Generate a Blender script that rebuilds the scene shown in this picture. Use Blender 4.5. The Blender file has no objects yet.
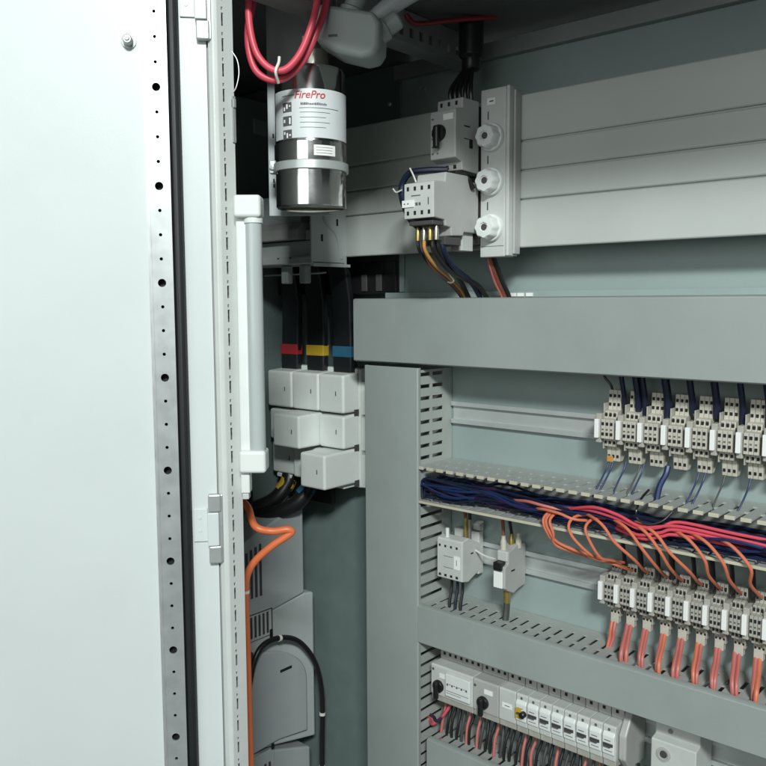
import bpy, math, random
from mathutils import Vector, Matrix
random.seed(7)
scene = bpy.context.scene
COL = scene.collection

# ------------------------------------------------------------------ camera
cam_d = bpy.data.cameras.new('camera')
cam_d.sensor_width = 36; cam_d.lens = 39.196
cam_d.clip_start = 0.02; cam_d.clip_end = 100
cam = bpy.data.objects.new('camera', cam_d); COL.objects.link(cam)
yaw, pitch, roll = .715347, .0971369, -.00501
hd = Vector((-math.sin(yaw), math.cos(yaw), 0)); rt = Vector((math.cos(yaw), math.sin(yaw), 0)); upz = Vector((0, 0, 1))
fw = hd*math.cos(pitch) - upz*math.sin(pitch); up = hd*math.sin(pitch) + upz*math.cos(pitch)
rr = rt*math.cos(roll) + up*math.sin(roll); uu = -rt*math.sin(roll) + up*math.cos(roll)
m = Matrix((rr, uu, -fw)).transposed().to_4x4()
m.translation = Vector((.717, -.98, 1.5))
cam.matrix_world = m
scene.camera = cam

# ------------------------------------------------------------------ light
w = bpy.data.worlds.new('World'); scene.world = w; w.use_nodes = True
bg = w.node_tree.nodes['Background']; bg.inputs[0].default_value = (.88, 1.0, .98, 1); bg.inputs[1].default_value = 0.115
def area(name, loc, target, sx, sy, power, col):
    l = bpy.data.lights.new(name, 'AREA'); l.shape = 'RECTANGLE'; l.size = sx; l.size_y = sy; l.energy = power; l.color = col
    o = bpy.data.objects.new(name, l); COL.objects.link(o); o.location = loc
    o.rotation_euler = (Vector(target)-Vector(loc)).to_track_quat('-Z', 'Y').to_euler()
    return o
area('ceiling_tube_lamp', (2.0, -2.25, 2.90), (0.1, -.1, 1.45), .60, .26, 98, (.93, 1.0, .985))
area('room_fill', (.7, -3.6, 2.05), (0, 0, 1.5), 3.0, 1.5, 30, (.93, 1.0, .99))  # added soft fill, stands in for light bounced by the room
vs = scene.view_settings
vs.view_transform = 'Standard'; vs.look = 'None'; vs.exposure = 0.0; vs.gamma = 1.0
scene.render.engine = 'CYCLES'

# ------------------------------------------------------------------ materials
def mat(name, col, rough=.5, metal=0., spec=.5, var=.06, scale=35., bump=.0, bscale=400., trans=0., coat=0., stain=0., sss=0.):
    mm = bpy.data.materials.new(name); mm.use_nodes = True
    nt = mm.node_tree; N = nt.nodes; L = nt.links
    b = N['Principled BSDF']
    b.inputs['Roughness'].default_value = rough; b.inputs['Metallic'].default_value = metal
    b.inputs['Specular IOR Level'].default_value = spec
    if trans: b.inputs['Transmission Weight'].default_value = trans
    if coat: b.inputs['Coat Weight'].default_value = coat
    tc = N.new('ShaderNodeTexCoord'); nz = N.new('ShaderNodeTexNoise')
    nz.inputs['Scale'].default_value = scale; nz.inputs['Detail'].default_value = 5
    L.new(tc.outputs['Object'], nz.inputs['Vector'])
    r = N.new('ShaderNodeValToRGB')
    c0 = [max(0, x*(1-var)) for x in col]; c1 = [min(1, x*(1+var)) for x in col]
    r.color_ramp.elements[0].position = .3; r.color_ramp.elements[1].position = .7
    r.color_ramp.elements[0].color = (*c0, 1); r.color_ramp.elements[1].color = (*c1, 1)
    L.new(nz.outputs['Fac'], r.inputs['Fac'])
    colout = r.outputs['Color']
    if stain:
        n2 = N.new('ShaderNodeTexNoise'); n2.inputs['Scale'].default_value = 9; n2.inputs['Detail'].default_value = 8; n2.inputs['Roughness'].default_value = .7
        L.new(tc.outputs['Object'], n2.inputs['Vector'])
        rp = N.new('ShaderNodeValToRGB'); rp.color_ramp.elements[0].position = .52; rp.color_ramp.elements[1].position = .75
        L.new(n2.outputs['Fac'], rp.inputs['Fac'])
        mu = N.new('ShaderNodeMath'); mu.operation = 'MULTIPLY'; mu.inputs[1].default_value = stain
        L.new(rp.outputs['Color'], mu.inputs[0])
        mx = N.new('ShaderNodeMixRGB'); mx.inputs[2].default_value = (.13, .125, .11, 1)
        L.new(mu.outputs[0], mx.inputs[0]); L.new(colout, mx.inputs[1]); colout = mx.outputs[0]
    L.new(colout, b.inputs['Base Color'])
    rv = N.new('ShaderNodeMapRange'); rv.inputs[3].default_value = max(.02, rough-.08); rv.inputs[4].default_value = min(1, rough+.08)
    L.new(nz.outputs['Fac'], rv.inputs[0]); L.new(rv.outputs[0], b.inputs['Roughness'])
    if bump:
        nb = N.new('ShaderNodeTexNoise'); nb.inputs['Scale'].default_value = bscale; nb.inputs['Detail'].default_value = 3
        L.new(tc.outputs['Object'], nb.inputs['Vector'])
        bp = N.new('ShaderNodeBump'); bp.inputs['Strength'].default_value = bump; bp.inputs['Distance'].default_value = .0006
        L.new(nb.outputs['Fac'], bp.inputs['Height']); L.new(bp.outputs[0], b.inputs['Normal'])
    return mm
M = dict(
    duct=mat('grey_pvc', (.32, .355, .34), .48, bump=.15, bscale=250, stain=.10, var=.04, scale=12),
    ductin=mat('grey_pvc_slotted', (.40, .42, .40), .5, stain=.08, var=.04, scale=20),
    cream_edge=mat('cream_pvc', (.55, .52, .40), .5, stain=.15),
    plate=mat('painted_plate', (.30, .365, .35), .42, bump=.2, bscale=500, stain=.12, var=.04, scale=6),
    rear=mat('rear_sheet', (.16, .21, .20), .5, bump=.2, bscale=500, stain=.1),
    frame=mat('zinc_frame', (.30, .32, .31), .45, metal=.3, stain=.1),
    roof=mat('roof_sheet', (.10, .11, .105), .55, stain=.1),
    door=mat('door_paint', (.62, .66, .65), .42, bump=.10, bscale=700, stain=.04, var=.02, scale=8),
    post=mat('post_paint', (.62, .64, .62), .35, bump=.2, bscale=700, stain=.06, var=.03),
    zinc=mat('zinc_profile', (.50, .52, .52), .38, metal=.55, stain=.08, var=.06, scale=60),
    zincd=mat('zinc_hinge', (.42, .44, .43), .4, metal=.4, stain=.15),
    rubber=mat('black_rubber', (.012, .013, .014), .55),
    panel=mat('cover_plastic', (.50, .52, .49), .33, bump=.1, bscale=120, stain=.06, var=.03, scale=7),
    device=mat('device_grey', (.42, .42, .405), .42, stain=.12, bump=.08),
    devlt=mat('device_light', (.56, .57, .55), .4, stain=.10, bump=.08),
    white=mat('white_plastic', (.74, .76, .74), .35, stain=.05, var=.03),
    paper=mat('marker_white', (.86, .86, .84), .6, var=.02),
    cover=mat('cover_white', (.76, .79, .76), .42, stain=.10, bump=.05, var=.03),
    terminal=mat('terminal_cream', (.52, .49, .42), .45, stain=.15, var=.08, scale=150),
    tgrey=mat('terminal_grey', (.40, .385, .34), .5, stain=.2, var=.08, scale=150),
    hole=mat('hole_black', (.008, .008, .008), .8),
    black=mat('black_plastic', (.012, .012, .013), .35),
    bar=mat('bus_insulation', (.012, .015, .017), .38, bump=.1),
    dark=mat('dark_grey', (.06, .06, .058), .5),
    steel=mat('polished_steel', (.74, .74, .72), .13, metal=1., var=.03),
    rail=mat('rail_steel', (.55, .58, .57), .33, metal=.4, var=.03),
    screw=mat('screw_steel', (.5, .48, .42), .3, metal=.9),
    brass=mat('brass', (.45, .34, .12), .35, metal=.8),
    red=mat('red_cable', (.66, .075, .11), .42),
    dred=mat('dark_red', (.22, .015, .02), .45),
    orange=mat('orange_cable', (.72, .17, .06), .42, stain=.08),
    owire=mat('orange_wire', (.62, .17, .09), .5),
    pink=mat('faded_red_wire', (.50, .15, .13), .5),
    blue=mat('blue_wire', (.007, .012, .034), .45),
    blue2=mat('bright_blue_wire', (.012, .025, .095), .45),
    violet=mat('violet_wire', (.035, .012, .05), .4),
    amber=mat('amber_wire', (.55, .28, .07), .4),
    brown=mat('brown_wire', (.20, .07, .045), .4),
    tred=mat('red_tape', (.45, .03, .04), .45),
    tyel=mat('yellow_tape', (.55, .36, .03), .45),
    tblu=mat('blue_tape', (.03, .13, .22), .45),
    ivory=mat('cable_tie', (.75, .73, .66), .4),
    tube=mat('frosted_tube', (.45, .49, .48), .2, coat=.3, var=.02),
    drive=mat('drive_grey', (.42, .45, .45), .45, bump=.1, stain=.06, var=.03),
    drive2=mat('drive_pale', (.50, .53, .52), .45, bump=.1, stain=.06, var=.03),
    hshade=mat('housing_shaded', (.30, .335, .32), .45, stain=.08),  # off-white plastic darkened for the shade under the roof
    ink=mat('ink_grey', (.10, .10, .10), .6),
    inkred=mat('ink_red', (.50, .02, .03), .5),
    label=mat('label_paper', (.66, .69, .69), .4, var=.02),
)

# ------------------------------------------------------------------ mesh helpers
class MB:
    def __init__(s): s.v = []; s.f = []
    def add(s, vs_, fs):
        o = len(s.v); s.v += [tuple(p) for p in vs_]; s.f += [tuple(o+i for i in f) for f in fs]; return s
    def box(s, x0, x1, y0, y1, z0, z1):
        return s.add([(x0, y0, z0), (x1, y0, z0), (x1, y1, z0), (x0, y1, z0), (x0, y0, z1), (x1, y0, z1), (x1, y1, z1), (x0, y1, z1)],
                     [(0, 3, 2, 1), (4, 5, 6, 7), (0, 1, 5, 4), (1, 2, 6, 5), (2, 3, 7, 6), (3, 0, 4, 7)])
    def obox(s, o, u, v, n, a0, a1, b0, b1, c0, c1):     # box in the frame o,u,v,n
        o, u, v, n = map(Vector, (o, u, v, n))
        P = [o+u*a+v*b+n*c for c in (c0, c1) for a, b in ((a0, b0), (a1, b0), (a1, b1), (a0, b1))]
        return s.add(P, [(0, 3, 2, 1), (4, 5, 6, 7), (0, 1, 5, 4), (1, 2, 6, 5), (2, 3, 7, 6), (3, 0, 4, 7)])
    def prism(s, poly, axis, a0, a1):                     # polygon extruded along x / y / z; poly gives the other two
        def P(p, a): return {'x': (a, p[0], p[1]), 'y': (p[0], a, p[1]), 'z': (p[0], p[1], a)}[axis]
        n = len(poly); vs_ = [P(p, a0) for p in poly]+[P(p, a1) for p in poly]
        fs = [tuple(range(n))[::-1], tuple(range(n, 2*n))]+[(i, (i+1) % n, n+(i+1) % n, n+i) for i in range(n)]
        return s.add(vs_, fs)
    def lathe(s, c, prof, axis=(0, 0, 1), n=32, a0=0, a1=2*math.pi, close=True, lobes=None):
        c = Vector(c); ax = Vector(axis).normalized()
        e1 = ax.orthogonal().normalized() if abs(ax.z) < .99 else Vector((1, 0, 0)); e2 = ax.cross(e1)
        full = abs(a1-a0-2*math.pi) < 1e-6; k = n if full else n+1; vs_ = []
        for (r_, h_) in prof:
            for i in range(k):
                a = a0+(a1-a0)*i/n; q = r_*(1+(lobes[1]*math.cos(lobes[0]*a) if lobes else 0))
                vs_.append(c+ax*h_+(e1*math.cos(a)+e2*math.sin(a))*q)
        fs = []
        for j in range(len(prof)-1):
            for i in range(n if full else n):
                i2 = (i+1) % k
                fs.append((j*k+i, j*k+i2, (j+1)*k+i2, (j+1)*k+i))
        if close and full:
            fs.append(tuple(range(k))[::-1]); fs.append(tuple(range((len(prof)-1)*k, len(prof)*k)))
        return s.add(vs_, fs)
    def tube(s, pts, r, seg=8, res=6, flat=1.0):
        P = [Vector(p) for p in pts]; S = []
        if len(P) == 2: S = [P[0].lerp(P[1], i/4) for i in range(5)]
        else:
            E = [P[0]*2-P[1]]+P+[P[-1]*2-P[-2]]
            for i in range(1, len(E)-2):
                a, b, c, d = E[i-1:i+3]
                for k in range(res):
                    t = k/res
                    S.append(.5*((2*b)+(c-a)*t+(2*a-5*b+4*c-d)*t*t+(3*b-a-3*c+d)*t**3))
            S.append(P[-1])
        T = [(S[min(i+1, len(S)-1)]-S[max(i-1, 0)]).normalized() for i in range(len(S))]
        nrm = T[0].orthogonal().normalized(); vs_ = []
        for i, p in enumerate(S):
            nrm = (nrm-T[i]*nrm.dot(T[i])).normalized(); b = T[i].cross(nrm)
            for k in range(seg):
                a = 2*math.pi*k/seg; vs_.append(p+(nrm*math.cos(a)+b*math.sin(a)*flat)*r)
        n = len(S); fs = [(i*seg+k, i*seg+(k+1) % seg, (i+1)*seg+(k+1) % seg, (i+1)*seg+k) for i in range(n-1) for k in range(seg)]
        fs += [tuple(range(seg))[::-1], tuple(range((n-1)*seg, n*seg))]
        return s.add(vs_, fs)
    def sheet(s, o, u, v, us, vs_, skip, th):              # slotted sheet with thickness along u x v
        o, u, v = Vector(o), Vector(u), Vector(v); n = u.cross(v)*th
        nu, nv = len(us)-1, len(vs_)-1; cache = {}; V = []; Fs = []
        def gv(i, j, k):
            if (i, j, k) not in cache: cache[(i, j, k)] = len(V); V.append(o+u*us[i]+v*vs_[j]+n*k)
            return cache[(i, j, k)]
        keep = lambda i, j: 0 <= i < nu and 0 <= j < nv and not skip(i, j)
        for i in range(nu):
            for j in range(nv):
                if not keep(i, j): continue
                Fs.append((gv(i, j, 1), gv(i+1, j, 1), gv(i+1, j+1, 1), gv(i, j+1, 1)))
                Fs.append((gv(i, j, 0), gv(i, j+1, 0), gv(i+1, j+1, 0), gv(i+1, j, 0)))
                if not keep(i-1, j): Fs.append((gv(i, j, 0), gv(i, j, 1), gv(i, j+1, 1), gv(i, j+1, 0)))
                if not keep(i+1, j): Fs.append((gv(i+1, j, 0), gv(i+1, j+1, 0), gv(i+1, j+1, 1), gv(i+1, j, 1)))
                if not keep(i, j-1): Fs.append((gv(i, j, 0), gv(i+1, j, 0), gv(i+1, j, 1), gv(i, j, 1)))
                if not keep(i, j+1): Fs.append((gv(i, j+1, 0), gv(i, j+1, 1), gv(i+1, j+1, 1), gv(i+1, j+1, 0)))
        return s.add(V, Fs)
    def build(s, name, ma, parent=None, bevel=0., smooth=False, seg=2, loc=None):
        me = bpy.data.meshes.new(name)
        root = parent
        while root is not None and root.parent: root = root.parent
        off = Vector(root.location) if root is not None else Vector(loc or (0, 0, 0))
        me.from_pydata([tuple(Vector(p)-off) for p in s.v], [], s.f); me.update()
        import bmesh
        bm = bmesh.new(); bm.from_mesh(me); bmesh.ops.recalc_face_normals(bm, faces=bm.faces); bm.to_mesh(me); bm.free()
        o = bpy.data.objects.new(name, me); COL.objects.link(o)
        if parent is not None: o.parent = parent
        else: o.location = off
        if isinstance(ma, (list, tuple)):
            for x in ma: me.materials.append(M[x])
        else: me.materials.append(M[ma])
        if smooth:
            for p in me.polygons: p.use_smooth = True
            try: me.set_sharp_from_angle(angle=math.radians(40))
            except Exception: pass
        if bevel:
            b = o.modifiers.new('bevel', 'BEVEL'); b.width = bevel; b.segments = seg; b.limit_method = 'ANGLE'; b.angle_limit = math.radians(35)
            b.harden_normals = False
        return o
def tag(o, label, cat, group=None):
    o['label'] = label; o['category'] = cat
    if group: o['group'] = group
    return o
def thing(name, label, cat, loc, group=None):
    o = bpy.data.objects.new(name, None); COL.objects.link(o); o.location = loc; o.empty_display_size = .02
    return tag(o, label, cat, group)
def structure(o): o['kind'] = 'structure'; return o
def dup(root, off, label=None):
    r_ = root.copy(); COL.objects.link(r_); r_.location = Vector(root.location)+Vector(off)
    if label: r_['label'] = label
    for ch in root.children:
        c = ch.copy(); COL.objects.link(c); c.parent = r_
        for g in ch.children:
            d_ = g.copy(); COL.objects.link(d_); d_.parent = c
    return r_
def wire(name, pts, r, ma, label, cat='wire', group=None, seg=8, res=6):
    lo = min(pts, key=lambda p: p[2])
    return tag(MB().tube(pts, r, seg, res).build(name, ma, None, 0, True, loc=lo), label, cat, group)
def breaks(a, b, pitch, gap, start=None):
    """breakpoints a..b with slots of width gap each pitch; odd cells are slots"""
    out = [a]; x = a+(start if start is not None else pitch*.5)
    while x+gap < b-.003: out += [x, x+gap]; x += pitch
    out.append(b); return out

# ------------------------------------------------------------------ the setting
structure(MB().box(-.0945, .60, 0, .003, .6, 1.845).build('mounting_plate', 'plate', None, .0006))
structure(MB().box(-.75, -.0975, .022, .025, .6, 1.86).build('rear_wall', 'rear', None))

# ------------------------------------------------------------------ cabinet carcass and door
cab = thing('control_cabinet', 'pale grey sheet steel control cabinet with slotted post and open door', 'cabinet', (.0, -.40, .6))
MB().box(-.7525, 1.2, -.455, .03, 1.857, 1.8595).build('roof_panel', 'roof', cab)
MB().box(-.10, .60, -.012, -.001, 1.8245, 1.8455).build('rear_rail', 'frame', cab, .0008)
# depth rail with square holes under the roof
us = [-.40]; ys = -.385
while ys < -.02: us += [ys, ys+.008]; ys += .0195
us.append(-.002)
MB().sheet((.041, 0, 0), (0, 1, 0), (0, 0, 1), us, [1.818, 1.825, 1.837, 1.8555], lambda i, j: i % 2 == 1 and j == 1, .002).build('depth_rail', 'frame', cab)
MB().box(.012, .0405, -.40, -.002, 1.818, 1.8195).build('rail_flange', 'frame', cab)
MB().lathe((.0436, -.012, 1.8405), [(.0001, .004), (.004, .003), (.005, 0)], (1, 0, 0), 10).build('corner_bolt', 'rail', cab, 0, True)
MB().box(-.0975, -.0885, -.004, -.0003, 1.5145, 1.60).build('joint_strip', 'plate', cab, .0005)
MB().box(-.0960, -.0945, -.0015, -.0003, 1.76, 1.82).build('joint_strip', 'plate', cab)
for x, z in ((-.058, 1.8085), (-.049, 1.8055), (-.118, 1.795)):
    MB().lathe((x, -.0002, z), [(.003, 0), (.0026, .0022), (.0004, .003)], (0, -1, 0), 12).build('bolt', 'rail', cab, 0, True)
# beams of the neighbouring bay, seen past the post
MB().box(-.75, -.30, -.02, .01, 1.835, 1.855).build('cross_beam', 'frame', cab, .001)
MB().box(-.75, -.36, -.06, -.03, 1.775, 1.80).build('cross_beam', 'plate', cab, .002)
MB().box(-.392, -.362, -.10, .02, .95, 1.83).build('bay_upright', 'rear', cab, .001)
MB().box(-.478, -.466, -.06, -.045, 1.2, 1.77).build('bay_upright', 'frame', cab, .001)
MB().box(-.75, -.03, -.4295, -.4275, .6, 1.857).build('unseen_bay_door', 'door', cab, .0008)  # unseen closed front, added to keep light out of the left bay
MB().box(-.7525, -.7505, -.43, .03, .6, 1.857).build('side_panel', 'plate', cab)
# slotted front post: perforated inner face, rounded front bead, hidden back
zs = [.6]; z = .62
while z < 1.95:
    zs += [z, z+.0032, z+.0095, z+.0225]; z += .025*1.0
zs.append(2.0)
def postskip(i, j):
    if j != 1 and j != 2: return False
    k = (i-1) % 4
    return i > 0 and i < len(zs)-2 and ((k == 0 and j == 1) or (k == 2))
ysp = [-.430, -.4245, -.4222, -.4215, -.410]
MB().sheet((.018, 0, 0), (0, 1, 0), (0, 0, 1), ysp, zs, lambda i, j: postskip(j, i) if i in (1, 2) else False, .0015).build('post_inner_face', 'post', cab)
MB().prism([(.0178, -.4302), (.0155, -.4335), (.0085, -.4335), (.0055, -.431), (-.028, -.431), (-.028, -.4285), (.0178, -.4285)], 'z', .6, 2.0).build('post_front', 'post', cab, .0008, True)
MB().box(-.028, .0178, -.4115, -.410, .6, 2.0).build('post_back', 'post', cab)
MB().box(-.028, -.026, -.4285, -.4115, .6, 2.0).build('post_outer_face', 'post', cab)
MB().box(.0196, .0215, -.4138, -.4095, 1.665, 1.712).box(.0196, .0235, -.4138, -.4105, 1.70, 1.709).build('post_clip', 'zincd', cab, .0006)
MB().tube([(.0196, -.4115, 1.757), (.0235, -.408, 1.748), (.0245, -.407, 1.735), (.0225, -.409, 1.722), (.0196, -.411, 1.716)], .0006, 6).build('wire_hook', 'zincd', cab, 0, True)

Hh = Vector((.012, -.428, 0)); dv = Vector((-.6562, -.7546, 0)); nn = Vector((.7546, -.6562, 0)); zz = Vector((0, 0, 1))
def dbox(mb, t0, t1, z0, z1, c0, c1): return mb.obox(Hh, dv, zz, nn, t0, t1, z0, z1, c0, c1)
door = dbox(dbox(MB(), .0082, .0335, .6, 2.0, -.0015, 0), .0325, .6000, .6, 2.0, -.0045, -.003).build('door', 'door', cab)
dbox(dbox(MB(), .0322, .0336, .6, 2.0, -.022, -.0003), .5985, .6000, .6, 2.0, -.022, -.0046).build('door_fold', 'door', door)
# perforated strip: 25 mm grid, every fourth hole large
st = MB(); t0, t1 = .0475, .0672
def holecell(mb, ta, tb, z0, z1, r_, c):
    cx, cz = (ta+tb)/2+.0005, (z0+z1)/2; angs = [2*math.pi*i/16 for i in range(16)]
    for ax, az in ((ta, z0), (tb, z0), (tb, z1), (ta, z1)): angs.append(math.atan2(az-cz, ax-cx) % (2*math.pi))
    angs = sorted(set(round(a, 6) for a in angs)); A = []; B = []; Cc = []
    for a in angs:
        ca, sa = math.cos(a), math.sin(a)
        k = min(((tb if ca > 0 else ta)-cx)/ca if abs(ca) > 1e-9 else 9, ((z1 if sa > 0 else z0)-cz)/sa if abs(sa) > 1e-9 else 9)
        A.append(Hh+dv*(cx+ca*k)+zz*(cz+sa*k)+nn*c); B.append(Hh+dv*(cx+ca*r_)+zz*(cz+sa*r_)+nn*c); Cc.append(Hh+dv*(cx+ca*r_)+zz*(cz+sa*r_)+nn*(c-.002))
    n = len(angs)
    mb.add(A+B+Cc, [(i, (i+1) % n, n+(i+1) % n, n+i) for i in range(n)]+[(n+i, n+(i+1) % n, 2*n+(i+1) % n, 2*n+i) for i in range(n)])
zb = 1.7158-.0125
for k in range(-11, 45):
    zc = zb-.0244*(k-0)
    if zc < .62 or zc > 1.97: continue
    holecell(st, t0, t1, zc, zc+.0244, .0042 if k % 4 == 0 else .0017, .010)
dbox(st, t0-.0012, t0, .62, 1.97, -.003, .0105)
dbox(st, t1, t1+.0016, .62, 1.97, -.003, .0105)
dbox(st, t1+.0016, t1+.005, .62, 1.97, -.003, -.0012)
st.build('perforated_strip', 'zinc', door)
dbox(MB(), t0, t1, .62, 1.97, -.0029, -.0010).build('hollow_shade', 'rubber', door)  # black sheet added behind the holes, stands in for the hollow's shade
gm = MB(); o = Hh
gp = [(.0352, .0005), (.0362, .0065), (.0400, .0088), (.0440, .0082), (.0460, .0055), (.0462, -.002), (.0352, -.002)]
P = [o+dv*a+nn*b+zz*.6 for a, b in gp]+[o+dv*a+nn*b+zz*2.0 for a, b in gp]; n = len(gp)
gm.add(P, [tuple(range(n))[::-1], tuple(range(n, 2*n))]+[(i, (i+1) % n, n+(i+1) % n, n+i) for i in range(n)])
gm.build('rubber_gasket', 'rubber', door, .0008, True)
p0 = Hh+dv*.0848+zz*1.7619-nn*.003
MB().lathe(p0, [(.0075, 0), (.0075, .0015), (.0048, .0018), (.0048, .011), (.004, .012), (.0022, .012), (.002, .0135), (.0001, .0135)], nn, 12).build('door_stud', 'zincd', door, .0003, True)
# hinges
def hinge(z0, z1, zt0, zt1):
    h_ = dbox(MB(), .004, .0175, z0, z0+.019, .0005, .0085).build('hinge', 'zincd', cab, .0015)
    dbox(MB(), .004, .0175, z1-.019, z1, .0005, .0085).build('hinge_knuckle', 'zincd', h_, .0015)
    dbox(MB(), .0065, .0185, z0+.0195, z1-.0195, .0005, .0095).build('hinge_barrel', 'door', h_, .001)
    dbox(MB(), .0188, .0335, zt0, zt1, .0004, .0024).build('hinge_leaf', 'door', h_, .0006)
    dbox(MB(), .002, .0068, z0+.0005, z1-.0005, .0004, .0065).build('hinge_pin', 'zinc', h_, .0012)
    for zq in (zt0+.012, zt1-.010): MB().lathe(Hh+dv*.027+zz*zq+nn*.0024, [(.0022, 0), (.0018, .0006), (.0001, .0007)], nn, 10).build('rivet', 'door', h_)
hinge(1.222, 1.297, 1.245, 1.281)
hinge(1.764, 1.850, 1.787, 1.83)

# ------------------------------------------------------------------ wiring ducts
PITCH = .0168
def slots_x(x0, x1, z, up_, ya, yb, front, pitch=PITCH, gap=.0052, th=.0018, dep=.08):
    us_ = breaks(x0, x1, pitch, gap)
    if front: vv = [-dep, -.052, -.047, -.022, -.002]; sk = lambda i, j: i % 2 == 1 and j in (0, 2)
    else: vv = [-dep, -.0765, -.052, -.047, -.022, -.002]; sk = lambda i, j: i % 2 == 1 and j in (1, 3)
    return MB().sheet((0, 0, z if up_ else z), (1, 0, 0), (0, 1, 0), us_, vv, sk, th if up_ else -th)
def hduct(label, x0, x1, z0, z1, cover=True, left_end=False):
    t = thing('wiring_duct', label, 'cable duct', (x0, -.04, z0))
    slots_x(x0, x1, z1-.002, True, 0, 0, not cover).build('slotted_wall', 'ductin', t)
    slots_x(x0, x1, z0+.002, False, 0, 0, not cover).build('slotted_wall', 'ductin', t)
    MB().box(x0, x1, -.0022, -.0006, z0+.0022, z1-.0022).build('back_wall', 'duct', t)
    if cover:
        MB().prism([(-.0835, z0-.0005), (-.0835, z1+.0005), (-.0805, z1+.0022), (-.0725, z1+.0022), (-.0725, z1+.0008), (-.0805, z1+.0004), (-.0812, z1-.001), (-.0812, z0+.001), (-.0805, z0-.0004), (-.0725, z0-.0008), (-.0725, z0-.0022), (-.0805, z0-.0022)], 'x', x0-.0005, x1+.0005).build('cover', 'duct', t, .0005, True)
    return t
d1 = hduct('wide closed grey horizontal duct directly below the fuse caps', -.1185, .595, 1.4155, 1.5025)
MB().box(-.1185, .595, -.0125, -.0025, 1.5052, 1.5135).build('support_strip', 'plate', d1, .0006)
for x in (.1045, .1165, .1300): MB().box(x, x+.010, -.0142, -.0127, 1.5062, 1.5108).build('marker_tag', 'paper', d1)
hduct('narrow closed grey horizontal duct under the contactor row', .001, .595, 1.0182, 1.0690)
d3 = hduct('grey horizontal duct below the row of breakers with rotary knobs', .0175, .595, .80, .8765)
# open duct: cover removed, cream finger edges
od = thing('wiring_duct', 'open slotted duct without cover, full of blue wires', 'cable duct', (.002, -.04, 1.22))
slots_x(.002, .595, 1.2685, True, 0, 0, True, th=.0022).build('slotted_wall', 'ductin', od)
slots_x(.002, .595, 1.2222, False, 0, 0, False, th=.0022).build('slotted_wall', 'ductin', od)
u_ = breaks(.002, .595, PITCH, .0052)
for i in range(0, len(u_)-1, 2): MB().box(u_[i]+.0003, u_[i+1]-.0003, -.0832, -.0802, 1.2672, 1.2716).build('finger_edge', 'cream_edge', od, .0005)
MB().box(.002, .595, -.0832, -.0802, 1.2192, 1.2226).build('finger_edge', 'cream_edge', od, .0005)
MB().box(.002, .595, -.0022, -.0006, 1.2245, 1.2665).build('back_wall', 'ductin', od)
# vertical duct
vd = thing('wiring_duct', 'tall closed grey vertical duct left of the terminal rows', 'cable duct', (-.05, -.04, .62))
zb_ = [.62]; z = .6402; 
while z < 1.40: zb_ += [z, z+.0052]; z += PITCH
zb_.append(1.405)
def vskip(i, j):
    if i % 2 == 0: return False
    zc = (zb_[i]+zb_[i+1])/2
    if 1.2215 < zc < 1.2785 or 1.012 < zc < 1.075: return False
    if zc > 1.2785: return j in (1, 3)
    return j in (0, 1, 2, 3) and j != 2 or (j == 2)
vy = [-.0795, -.0775, -.053, -.048, -.023, -.002]
MB().sheet((-.002, 0, 0), (0, 1, 0), (0, 0, 1), vy, zb_, lambda i, j: vskip(j, i), .002).build('slotted_wall', 'ductin', vd)
MB().sheet((-.0972, 0, 0), (0, 1, 0), (0, 0, 1), vy, zb_, lambda i, j: vskip(j, i), .002).build('slotted_wall', 'ductin', vd)
MB().box(-.0950, -.0022, -.0022, -.0006, .62, 1.405).build('back_wall', 'duct', vd)
MB().prism([(-.0985, -.0820), (-.0985, -.0745), (-.0976, -.0745), (-.0976, -.0812), (.0004, -.0812), (.0004, -.0765), (.0014, -.0765), (.0014, -.0820), (-.0002, -.0832), (-.097, -.0832)], 'z', .62, 1.4085).build('cover', 'duct', vd, .0005, True)

# ------------------------------------------------------------------ mounting rails
def din(label, x0, x1, zc):
    t = thing('din_rail', label, 'rail', (x0, -.005, zc-.0158))
    prof = [(-.0006, zc-.0108), (-.0006, zc+.0108), (-.0065, zc+.0108), (-.0065, zc+.0158), (-.0078, zc+.0158), (-.0078, zc+.0096), (-.0019, zc+.0096), (-.0019, zc-.0096), (-.0078, zc-.0096), (-.0078, zc-.0158), (-.0065, zc-.0158), (-.0065, zc-.0108)]
    MB().prism(prof, 'x', x0, x1).build('rail_profile', 'rail', t, .0004)
    return t
din('bare steel mounting rail carrying the upper terminal blocks', .003, .595, 1.3400)
din('steel mounting rail carrying the contactor and lower terminal blocks', .003, .595, 1.1420)
din('steel mounting rail behind the row of rotary knob breakers', .012, .595, .962)

# ------------------------------------------------------------------ busbar cover panel
sp = thing('busbar_cover', 'long pale plastic cover panel of four slats behind the fuse caps', 'cover panel', (.1, -.03, 1.567))
for z0, z1 in ((1.6998, 1.756), (1.6636, 1.6986), (1.6276, 1.6624), (1.567, 1.6264)):
    MB().prism([(-.0565, z0), (-.0592, z0+.0006), (-.060, z0+.002), (-.060, z1-.002), (-.0592, z1-.0006), (-.0565, z1)], 'x', -.157, .595).build('slat', 'panel', sp, .0005)
MB().box(-.156, .594, -.0563, -.045, 1.569, 1.754).build('backing', 'panel', sp)
for x in (-.12, .0, .3): MB().box(x, x+.03, -.045, -.0004, 1.58, 1.74).build('support', 'frame', sp)

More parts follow.
